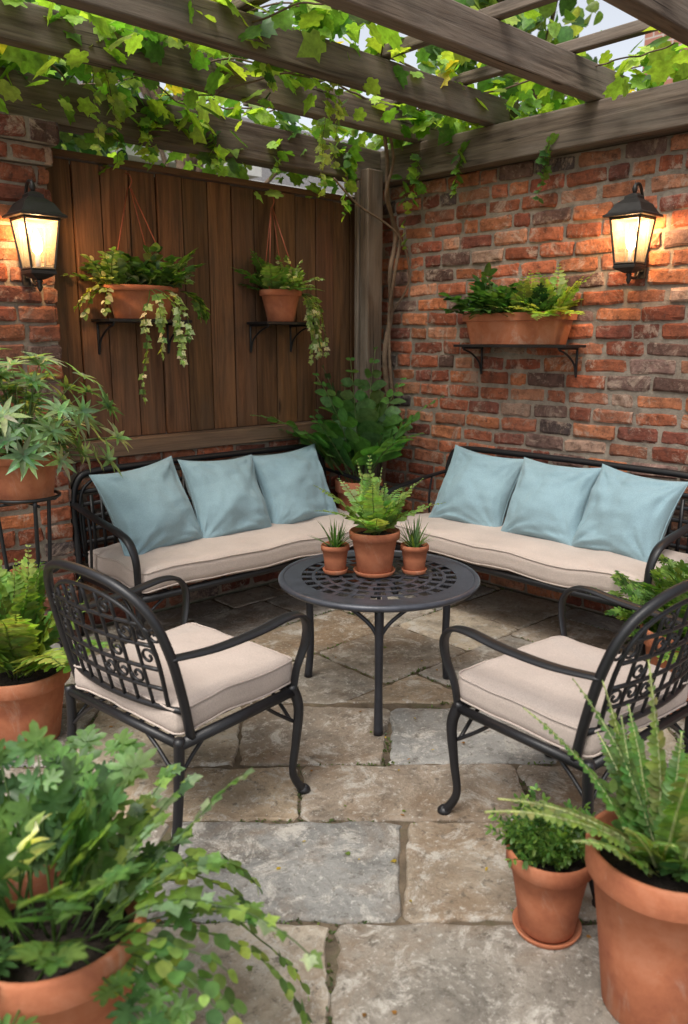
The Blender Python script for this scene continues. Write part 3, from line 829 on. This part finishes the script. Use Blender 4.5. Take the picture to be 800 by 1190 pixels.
foliage(f, e)
e = empty('potted_trailing_plant', (*Q(-.53, 1.27), 0)); _, z = pot(e, .165, .38, .68, .17)
f = MB()
stems(f, (0, 0, z), 16, .32, (45, 85), 2.0, T_CUT, .080, 6, G_FORE, .08, sr=.003, start=.4)
stems(f, (0, 0, z), 10, .24, (10, 45), 3.0, T_CUT, .07, 6, G_FORE, .10, sr=.003, start=.4)
stems(f, (-.05, .06, z), 8, .34, (50, 80), 2.0, T_CUT, .10, 5, [(.09, .19, .07), (.12, .22, .08)], .06, sr=.0035, start=.5)
stems(f, (.04, -.04, z), 9, .50, (20, 60), 5.0, T_OVAL, .036, 18, G_LIGHT+G_FORE, .10, az=(-1.5, .3), sr=.0025, wid=1.5, skip=.25, wig=.2)
stems(f, (.02, -.02, z), 9, .42, (35, 70), 2.5, T_IVY, .038, 14, G_SILV+G_LIGHT, .08, sr=.0025, wid=1.1, az=(-1.3, .8), skip=.2, wig=.2)
stems(f, (-.06, .05, z), 3, .30, (50, 75), 2.0, T_BROAD, .06, 4, [(.7, .72, .62), (.45, .55, .35)], .05, sr=.003, start=.6)
foliage(f, e)

# ------------------------------------------------------------------ wall planters
def bracket(mb, x, y0, z, dep=.17, hh=.14):
    tube(mb, [(x, y0-.006, z), (x, y0-.006, z-hh)], .007, 6, 1)
    tube(mb, [(x, y0-.006, z-.004), (x, y0-dep, z-.004)], .007, 6, 1)
    tube(mb, [(x, y0-dep+.01, z-.012), (x, y0-dep*.55, z-.035), (x, y0-.03, z-hh*.55), (x, y0-.010, z-hh+.01)], .006, 6, 5)
def fence_planter(name, x, kind):
    e = empty(name, (x, 0, 0)); zs = 1.495
    hl = .22 if kind == 0 else .165
    mb = MB(); boxr(mb, -hl, hl, -.20, -.014, zs-.014, zs)
    for s_ in (-1, 1): bracket(mb, s_*hl*.86, -.012, zs-.014, .175, .15)
    mb.obj('shelf', [IRON], e, bevel=.002)
    if kind == 0: p_, z = pot(e, .105, .155, .74, .18, sx=1.85, sy=.9)
    else: p_, z = pot(e, .125, .17, .66, .2, sx=1, sy=.78)
    p_.location = (0, -.11, zs+.001); z += zs
    mb = MB()
    wx = .17 if kind == 0 else .11
    for p in ((-wx, -.15, zs+.15), (wx, -.15, zs+.15), (-wx*.7, -.05, zs+.15), (wx*.7, -.05, zs+.15)):
        tube(mb, [p, (p[0]*.05, -.045, 2.10)], .003, 5, 1)
    tube(mb, [(0, -.045, 2.10), (.012, -.05, 2.13), (0, -.05, 2.16), (0, -.014, 2.17)], .0035, 5, 4)
    mb.obj('hanging_wires', [WIRE], e)
    f = MB()
    if kind == 0:
        for dx in (-.12, -.04, .05, .13):
            stems(f, (dx, -.11, z), 9, .17, (20, 85), 2.5, T_BROAD, .058, 5, G_LIGHT+G_MID+G_SILV, .04)
        stems(f, (.1, -.11, z), 12, .20, (35, 80), 2.0, T_IVY, .07, 5, G_MID+[(.10, .2, .09)], .05)
        stems(f, (-.13, -.12, z), 14, .20, (20, 75), 3.0, T_OVAL, .045, 8, G_VAR[:2]+G_LIGHT, .04)
        stems(f, (0.0, -.18, z), 3, .50, (0, 30), 14, T_IVY, .040, 15, G_VAR+G_LIGHT, .02, az=(-2.0, -1.2), skip=.15, wig=.25)
        stems(f, (.08, -.18, z), 2, .32, (0, 30), 14, T_IVY, .040, 10, G_VAR+G_LIGHT, .02, az=(-2.0, -1.2), skip=.15, wig=.25)
        stems(f, (-.17, -.14, z), 4, .22, (0, 30), 12, T_BROAD, .04, 8, G_VAR+G_LIGHT, .03, az=(-3.3, -2), skip=.2, wig=.2)
        stems(f, (.19, -.14, z), 3, .24, (0, 30), 12, T_IVY, .05, 7, G_MID+G_LIGHT, .03, az=(-1.3, 0), wig=.2)
    else:
        fern(f, (-.06, -.11, z), 16, .26, (20, 80), 2.6, .06, 15, G_MID+G_LIGHT[:1], .03)
        stems(f, (.05, -.12, z), 22, .19, (20, 80), 4, T_BROAD, .036, 9, G_VAR+G_LIGHT, .04)
        stems(f, (.11, -.13, z), 7, .40, (0, 40), 13, T_IVY, .036, 15, G_VAR+G_LIGHT, .03, az=(-1.5, .3), skip=.1, wig=.22)
    foliage(f, e); return e
fence_planter('hanging_planter', -1.70, 0)
fence_planter('hanging_planter', -.85, 1)
e = empty('wall_planter_trough', (0, -1.15, 0), math.radians(-90)); zs = 1.375
mb = MB(); boxr(mb, -.35, .35, -.20, -.008, zs-.014, zs)
for s_ in (-1, 1): bracket(mb, s_*.30, -.003, zs-.014, .18, .15)
mb.obj('shelf', [IRON], e, bevel=.002)
mb = MB()
def ringr(hx, hy, z, r=.02, yc=-.108):
    o = []
    for (sx, sy, a0) in ((1, 1, 0), (-1, 1, 90), (-1, -1, 180), (1, -1, 270)):
        for k in range(4):
            a = math.radians(a0+30*k); o.append((sx*(hx-r)+r*math.cos(a), yc+sy*(hy-r)+r*math.sin(a), z))
    return o
lv = [ringr(.265, .062, zs+.002), ringr(.288, .077, zs+.118), ringr(.290, .079, zs+.12), ringr(.302, .089, zs+.122), ringr(.305, .092, zs+.158), ringr(.301, .089, zs+.161), ringr(.285, .073, zs+.160), ringr(.280, .069, zs+.13)]
V = [p for l in lv for p in l]; F = []
for l in range(len(lv)-1):
    for k in range(16): F.append((l*16+k, l*16+(k+1) % 16, (l+1)*16+(k+1) % 16, (l+1)*16+k))
F.append(tuple(range(15, -1, -1))); mb.add(V, F, (1, 1, 1), 0)
mb.add(lv[-1], [tuple(range(16))], (1, 1, 1), 1)
mb.obj('trough', [TERRA, SOIL], e)
f = MB()
for dx in (-.24, -.15, -.06):
    stems(f, (dx, -.11, zs+.13), 14, .22, (15, 80), 2.5, T_OVAL, .085, 6, G_DARK+G_MID[:1], .05)
fern(f, (.06, -.11, zs+.13), 14, .24, (20, 80), 2.5, .055, 14, G_LIGHT, .03)
fern(f, (.2, -.11, zs+.13), 22, .26, (15, 80), 2.5, .06, 14, [(.25, .33, .07), (.2, .3, .06)]+G_LIGHT, .05)
stems(f, (.12, -.13, zs+.13), 10, .16, (30, 80), 2, T_CUT, .06, 5, G_DARK, .05)
foliage(f, e)

# ------------------------------------------------------------------ lanterns
def lantern(name, loc, rz):
    e = empty(name, loc, rz); e.scale = (.86, .86, 1.0); mb = MB(); yc = -.135; q = math.sqrt(2)
    boxr(mb, -.032, .032, -.016, -.002, -.17, .13); boxr(mb, -.022, .022, -.024, -.0165, -.14, .10)
    L4 = lambda prof, z=0: lathe(mb, [(r_*q, z_) for r_, z_ in prof], (0, yc, z), 4, smooth=False, rot=pi/4)
    L4([(.088, .092), (.113, .094), (.113, .102), (.096, .112), (.070, .150), (.038, .172), (.036, .184), (.020, .194), (.001, .200)])
    L4([(.058, -.113), (.062, -.118), (.062, -.128), (.040, -.140), (.018, -.150), (.001, -.152)])
    lathe(mb, [(.006, .19), (.012, .205), (.015, .215), (.010, .228), (.003, .238), (.0005, .25)], (0, yc, 0), 14)
    lathe(mb, [(.0005, -.20), (.008, -.193), (.014, -.18), (.009, -.168), (.016, -.158), (.012, -.148)], (0, yc, 0), 14)
    for sx in (-1, 1):
        for sy in (-1, 1):
            tube(mb, [(sx*.084, yc+sy*.084, .094), (sx*.056, yc+sy*.056, -.115)], .0065, 4, 1, smooth=False)
    for z, w in ((.088, .083), (-.108, .057)):
        for s_ in (-1, 1):
            tube(mb, [(-w, yc+s_*w, z), (w, yc+s_*w, z)], .0065, 4, 1, smooth=False)
            tube(mb, [(s_*w, yc-w, z), (s_*w, yc+w, z)], .0065, 4, 1, smooth=False)
    tube(mb, [(0, -.015, .07), (0, -.03, .15), (0, -.075, .232), (0, -.12, .235), (0, yc, .205)], .008, 8, 6)
    tube(mb, [(0, -.015, -.10), (0, -.04, -.155), (0, -.08, -.17), (0, yc, -.165)], .007, 8, 6)
    mb.obj('housing', [BRONZE], e)
    mb = MB()
    for k in range(4):
        M = Matrix.Translation((0, yc, 0)) @ Matrix.Rotation(k*pi/2, 4, 'Z')
        mb.add([M @ Vector(p) for p in ((-.081, -.081, .088), (.081, -.081, .088), (.055, -.055, -.108), (-.055, -.055, -.108))], [(0, 3, 2, 1)])
    mb.obj('glass', [LG], e)
    mb = MB()
    lathe(mb, [(.012, -.113), (.012, -.05), (.001, -.049)], (0, yc, 0), 14, mat=1)
    lathe(mb, [(.010, -.048), (.021, -.035), (.026, -.010), (.021, .015), (.010, .038), (.001, .052)], (0, yc, 0), 16)
    mb.obj('bulb', [BULB, WHITE], e)
    l = bpy.data.lights.new('lamp_light', 'POINT'); l.energy = 14; l.color = (1, .56, .24); l.shadow_soft_size = .03
    lo = bpy.data.objects.new('lamp_light', l); scene.collection.objects.link(lo); lo.parent = e; lo.location = (0, yc, .065)
lantern('wall_lantern', (-2.26, py-.003, 1.795), 0)
lantern('wall_lantern', (-.003, -1.76, 1.85), math.radians(-90))

# ------------------------------------------------------------------ vine
vm = MB(); vs = MB()
tp = [(-.10, -.22, 0), (-.13, -.20, .5), (-.09, -.21, .95), (-.14, -.22, 1.3), (-.07, -.20, 1.55), (-.12, -.24, 1.8), (-.06, -.22, 2.0), (-.16, -.25, 2.2), (-.22, -.30, 2.4), (-.4, -.42, 2.64)]
tube(vs, tp, [.022, .020, .018, .017, .016, .015, .014, .013, .012, .010], 8, 8)
tube(vs, [(p[0]+.03*math.cos(i*2.2), p[1]-.02+.02*math.sin(i*2.2), p[2]) for i, p in enumerate(tp)], [.012, .010, .008], 7, 8)
tube(vs, [(-.07, -.2, 1.55), (-.02, -.3, 1.75), (-.1, -.28, 2.0), (-.35, -.2, 2.15), (-.5, -.16, 2.28)], .006, 6, 6)
runs = []
def run(p, d, L, st=.09, pull=(0, 0, 0), r=.006):
    P = [Vector(p)]; d = Vector(d).normalized()
    for i in range(int(L/st)):
        d = (d+rv(.38)+Vector(pull)*.1).normalized(); d.z *= .55; q = P[-1]+d*st
        q.z = max(2.46, min(2.86, q.z)); P.append(q)
    tube(vs, P, [r, r*.5], 5, 3); runs.append(P); return P
for i in range(7): run((R.uniform(-.6, -.1), R.uniform(-.9, -.1), 2.62), (-1, R.uniform(-.5, .25), 0), R.uniform(1.4, 2.2))
for i in range(4): run((R.uniform(-.3, .1), R.uniform(-.5, 0), 2.62), (R.uniform(-.1, .15), -1, 0), R.uniform(1.2, 2.1))
for i in range(4): run((-2.2, R.uniform(-.9, 0), 2.6), (1, R.uniform(-.3, .2), 0), R.uniform(.8, 1.6))
for i in range(3): run((-1.9+i*.3, -.8, 2.66), (.8, -.7, 0), 1.2, r=.004)
def vleaf(p, s=None, pal=G_VINE):
    a = R.uniform(0, 2*pi); h = Vector((math.cos(a), math.sin(a), R.uniform(-1.1, .1)))
    leaf(vm, T_VINE if R.random() < .7 else T_IVY, p, h, Vector((0, 0, 1))+rv(.8), s or R.uniform(.055, .12), (.5, .42, .05) if R.random() < .015 else pc(pal))
for P in runs:
    for k, p in enumerate(P):
        for j in range(R.choice([0, 0, 1, 2, 3])): vleaf(p+rv(.09)+Vector((0, 0, -.01)))
def clump(c, s, n):
    for i in range(n):
        vleaf(Vector(c)+Vector((R.gauss(0, s[0]), R.gauss(0, s[1]), R.gauss(0, s[2]))))
for c, s, n in [((-2.0, -.35, 2.62), (.18, .16, .07), 85), ((-1.6, -.05, 2.47), (.28, .08, .10), 95), ((-1.5, -.65, 2.68), (.22, .14, .05), 60),
                ((-.95, .02, 2.42), (.28, .07, .10), 75), ((-.42, .0, 2.48), (.22, .08, .11), 80), ((-1.0, -.62, 2.69), (.2, .12, .04), 35),
                ((-.12, -.5, 2.60), (.10, .2, .06), 50), ((.10, -.95, 2.62), (.10, .22, .06), 65), ((.12, -1.4, 2.62), (.08, .2, .07), 50),
                ((-.5, -.95, 2.70), (.25, .08, .04), 28), ((-1.2, -.95, 2.68), (.25, .08, .05), 35), ((.14, -1.9, 2.62), (.07, .2, .06), 35),
                ((-2.25, -.1, 2.55), (.12, .12, .1), 60), ((-1.85, -.95, 2.70), (.2, .1, .05), 35), ((-2.5, -.4, 2.68), (.2, .2, .08), 40)]: clump(c, s, n)
def hang(p, L, size=.05, pal=G_LIGHT, dense=2):
    P = path(p, R.uniform(0, 6), math.radians(-70), L, 6, max(4, int(L/.035)), .12)
    tube(vs, [q[0] for q in P], [.0025, .001], 4, 1)
    for k, (q, d) in enumerate(P):
        for j in range(dense):
            a = R.uniform(0, 2*pi)
            leaf(vm, R.choice([T_IVY, T_VINE, T_OVAL]), q, (math.cos(a), math.sin(a), R.uniform(-.8, .3)), Vector((math.cos(a+1), math.sin(a+1), .8)), size*R.uniform(.6, 1.2)*(1.15-.5*k/len(P)), pc(pal))
G_HANG = [(.30, .42, .10), (.24, .36, .08), (.36, .46, .14)]
hang((-1.12, -.845, 2.56), .52, .052, G_HANG, 3); hang((-1.10, -.85, 2.5), .34, .05, G_HANG, 3)
hang((-2.02, -.345, 2.56), .38, .06, G_HANG); hang((-1.95, -.34, 2.5), .25, .06, G_HANG); hang((-1.8, -.2, 2.45), .28, .07, G_VINE); hang((-1.62, -.16, 2.45), .28, .08, G_VINE)
hang((-1.3, -.15, 2.4), .18, .07, G_VINE); hang((-.9, -.15, 2.4), .17, .06, G_VINE); hang((-.4, -.2, 2.45), .36, .075, G_VINE)
hang((-.12, -.45, 2.4), .24, .07, G_VINE); hang((-.12, -1.3, 2.36), .28, .05, G_MID); hang((-.12, -.75, 2.4), .22, .07, G_VINE); hang((-.14, -.35, 2.3), .38, .06, G_VINE, 1)
hang((-1.5, -.84, 2.55), .2, .07, G_VINE)
gv = empty('grape_vine')
vm.obj('leaves', [LEAF], gv); vs.obj('stems', [BARK], gv)

# ------------------------------------------------------------------ fallen leaves, moss in the joints
mb = MB()
for i in range(110):
    X, Y = R.uniform(-1.3, 1.2), R.uniform(1.3, 3.6); q = Q(X, Y); a = R.uniform(0, 6.3)
    leaf(mb, R.choice([T_OVAL, T_LEAFLET, T_IVY]), (q[0], q[1], .006), (math.cos(a), math.sin(a), .05), Vector((0, 0, 1))+rv(.2), R.uniform(.006, .018), R.choice([(.35, .26, .04), (.2, .1, .03), (.12, .18, .04), (.28, .14, .04)]))
mb.obj('fallen_leaves', [LEAF])
mb = MB()
for p in EDGE:
    dens = noise.noise(p*1.7+Vector((3, 7, 0)))
    if dens < .05 or R.random() < .35: continue
    for j in range(R.choice([2, 3, 5])):
        a = R.uniform(0, 6.3); q = p+Vector((R.uniform(-.012, .012), R.uniform(-.012, .012), -.006))
        leaf(mb, T_LEAFLET, q, (math.cos(a)*.8, math.sin(a)*.8, R.uniform(.2, 1)), Vector((0, 0, 1))+rv(.5), R.uniform(.006, .014), pc([(.06, .10, .025), (.08, .12, .03), (.05, .075, .02)]), 1.5)
mb.obj('joint_moss', [LEAF])

# ------------------------------------------------------------------ trees and houses beyond the walls
def tree(name, loc, H, cr_, seed, n=3200, pal=G_MID, ls=.16):
    e = empty(name, loc); t = MB(); f = MB()
    tube(t, [(0, 0, -.06), (.1, .05, H*.25), (0, .1, H*.5), (.1, 0, H*.85)], [.2, .15, .11, .04], 10, 6)
    cl = []
    for i in range(16):
        a = R.uniform(0, 2*pi); z = H*R.uniform(.4, .95); rr = cr_*R.uniform(.35, .95)*(1-.4*abs(z/H-.65))
        c = Vector((rr*math.cos(a), rr*math.sin(a), z)); cl.append((c, R.uniform(.4, .75)*cr_*.5, R.uniform(.55, 1.35)))
        tube(t, [(0.05, .05, z*.6), c*.6+Vector((0, 0, z*.25)), c], [.06, .035, .012], 6, 4)
    for i in range(n):
        c, s, k = R.choice(cl); d = rv(1)
        while d.length > 1: d = rv(1)
        d = d.normalized()*(d.length**.6)
        p = c+Vector((d.x*s, d.y*s, d.z*s*.75)); col = pc(pal)
        leaf(f, T_BROAD, p, rv(1)+Vector((0, 0, -.3)), d+rv(.7), ls*R.uniform(.6, 1.2), tuple(q*k for q in col))
    t.obj('trunk', [BARK], e); f.obj('crown', [LEAF], e)
tree('tree', (-1.5, 3.0, 0), 5.4, 1.6, 1, 2200, G_MID+G_DARK)
tree('tree', (1.8, 4.9, 0), 6.0, 1.5, 2, 1300, G_MID+G_LIGHT[:2])
tree('tree', (3.0, 1.2, 0), 5.2, 1.2, 3, 1000, G_MID+G_LIGHT)

def house(name, loc, rz, W, D, Hh, kind):
    e = empty(name, loc, rz); mb = MB()
    wall = {'siding': SIDING, 'brick': HB}[kind]
    boxr(mb, -W/2, W/2, 0, D, -.05, Hh)
    if kind == 'siding':
        z = .2
        while z < Hh-.15:
            V = [(-W/2-.01, -.03, z), (W/2+.01, -.03, z), (W/2+.01, -.006, z+.16), (-W/2-.01, -.006, z+.16), (-W/2-.01, -.002, z), (W/2+.01, -.002, z)]
            mb.add(V, [(0, 1, 2, 3), (0, 4, 5, 1)]); z += .165
    mb.obj('walls', [wall], e)
    mb = MB(); rh = D*.32
    V = [(-W/2-.3, -.35, Hh-.05), (W/2+.3, -.35, Hh-.05), (W/2+.3, D/2, Hh+rh), (-W/2-.3, D/2, Hh+rh), (W/2+.3, D+.35, Hh-.05), (-W/2-.3, D+.35, Hh-.05)]
    mb.add(V, [(0, 1, 2, 3), (3, 2, 4, 5)])
    V2 = [(x, y, z-.1) for x, y, z in V]; mb.add(V2, [(3, 2, 1, 0), (5, 4, 2, 3)])
    mb.obj('roof', [SHINGLE], e)
    mb = MB()
    boxr(mb, -W/2-.3, W/2+.3, -.38, -.352, Hh-.2, Hh-.02)
    boxr(mb, -W/2-.3, W/2+.3, -.35, -.035, Hh-.19, Hh-.17)
    V = [(-W/2, D*.02, Hh), (-W/2, D*.98, Hh), (-W/2, D/2, Hh+rh-.12)]; mb.add(V, [(0, 1, 2)]); mb.add([(-x, y, z) for x, y, z in V], [(2, 1, 0)])
    nW = int(W/1.9)
    for lev in range(int(Hh/2.6)):
        for i in range(nW):
            x = -W/2+(i+.5)*W/nW; z0 = .9+lev*2.6
            if z0+1.3 > Hh: continue
            boxr(mb, x-.5, x-.42, -.08, -.032, z0-.05, z0+1.3); boxr(mb, x+.42, x+.5, -.08, -.032, z0-.05, z0+1.3)
            boxr(mb, x-.415, x+.415, -.08, -.032, z0+1.22, z0+1.3); boxr(mb, x-.55, x+.55, -.12, -.082, z0-.12, z0-.052)
            boxr(mb, x-.415, x+.415, -.08, -.032, z0-.05, z0+.02); boxr(mb, x-.415, x+.415, -.07, -.034, z0+.58, z0+.63)
            boxr(mb, x-.415, x+.415, -.050, -.033, z0+.025, z0+1.215, (1, 1, 1), 1)
    mb.obj('trim_and_windows', [WHITE, GLASSW], e)
HB, nt, b = newmat('house_brick', .9, spec=.3)
o = coords(nt); sp = N(nt, 'ShaderNodeSeparateXYZ'); nt.links.new(o, sp.inputs[0])
ad = N(nt, 'ShaderNodeMath', operation='ADD'); nt.links.new(sp.outputs[0], ad.inputs[0]); nt.links.new(sp.outputs[1], ad.inputs[1])
cb = N(nt, 'ShaderNodeCombineXYZ'); nt.links.new(ad.outputs[0], cb.inputs[0]); nt.links.new(sp.outputs[2], cb.inputs[1])
bt = N(nt, 'ShaderNodeTexBrick'); nt.links.new(cb.outputs[0], bt.inputs['Vector'])
bt.inputs['Scale'].default_value = 1; bt.inputs['Brick Width'].default_value = .22; bt.inputs['Row Height'].default_value = .075; bt.inputs['Mortar Size'].default_value = .008
bt.inputs['Color1'].default_value = (.40, .18, .13, 1); bt.inputs['Color2'].default_value = (.32, .14, .10, 1); bt.inputs['Mortar'].default_value = (.45, .40, .36, 1)
nt.links.new(bt.outputs['Color'], b.inputs['Base Color'])
house('siding_house', (1.2, 7.0, 0), 0, 5.4, 6, 4.0, 'siding')
house('brick_house', (7.6, 7.6, 0), 0, 6.2, 6, 3.9, 'brick')
house('brick_house', (5.2, -3.4, 0), math.radians(-90), 9, 6, 6.2, 'brick')

# ------------------------------------------------------------------ light, sky
w = bpy.data.worlds.new('World'); scene.world = w; w.use_nodes = True; nt = w.node_tree
sky = N(nt, 'ShaderNodeTexSky', sky_type='NISHITA'); sky.sun_disc = False
sun_el = 60; sun_az = 200   # azimuth measured from +X
sky.sun_elevation = math.radians(sun_el); sky.sun_rotation = math.radians(90-sun_az)
sky.air_density = 1.0; sky.dust_density = 3.5; sky.ozone_density = .6
hs = N(nt, 'ShaderNodeHueSaturation'); hs.inputs['Saturation'].default_value = .3
bg = nt.nodes['Background']; nt.links.new(sky.outputs[0], hs.inputs['Color']); nt.links.new(hs.outputs[0], bg.inputs['Color'])
bg.inputs['Strength'].default_value = .25
s = bpy.data.lights.new('sun', 'SUN'); s.energy = 2.7; s.angle = math.radians(24); s.color = (1, .94, .85)
so = bpy.data.objects.new('sun', s); scene.collection.objects.link(so)
d = Vector((math.cos(math.radians(sun_az))*math.cos(math.radians(sun_el)), math.sin(math.radians(sun_az))*math.cos(math.radians(sun_el)), math.sin(math.radians(sun_el))))
so.rotation_euler = d.to_track_quat('Z', 'Y').to_euler()

cam = bpy.data.cameras.new('camera'); co = bpy.data.objects.new('camera', cam); scene.collection.objects.link(co)
co.location = (-3.705, -3.681, 1.4); co.rotation_euler = (math.radians(90-12.1), 0, math.radians(-43))
cam.sensor_fit = 'VERTICAL'; cam.sensor_height = 36; cam.lens = 28.25; cam.clip_end = 500; cam.clip_start = .05
cam.dof.use_dof = True; cam.dof.focus_distance = 3.2; cam.dof.aperture_fstop = 3.2
scene.camera = co
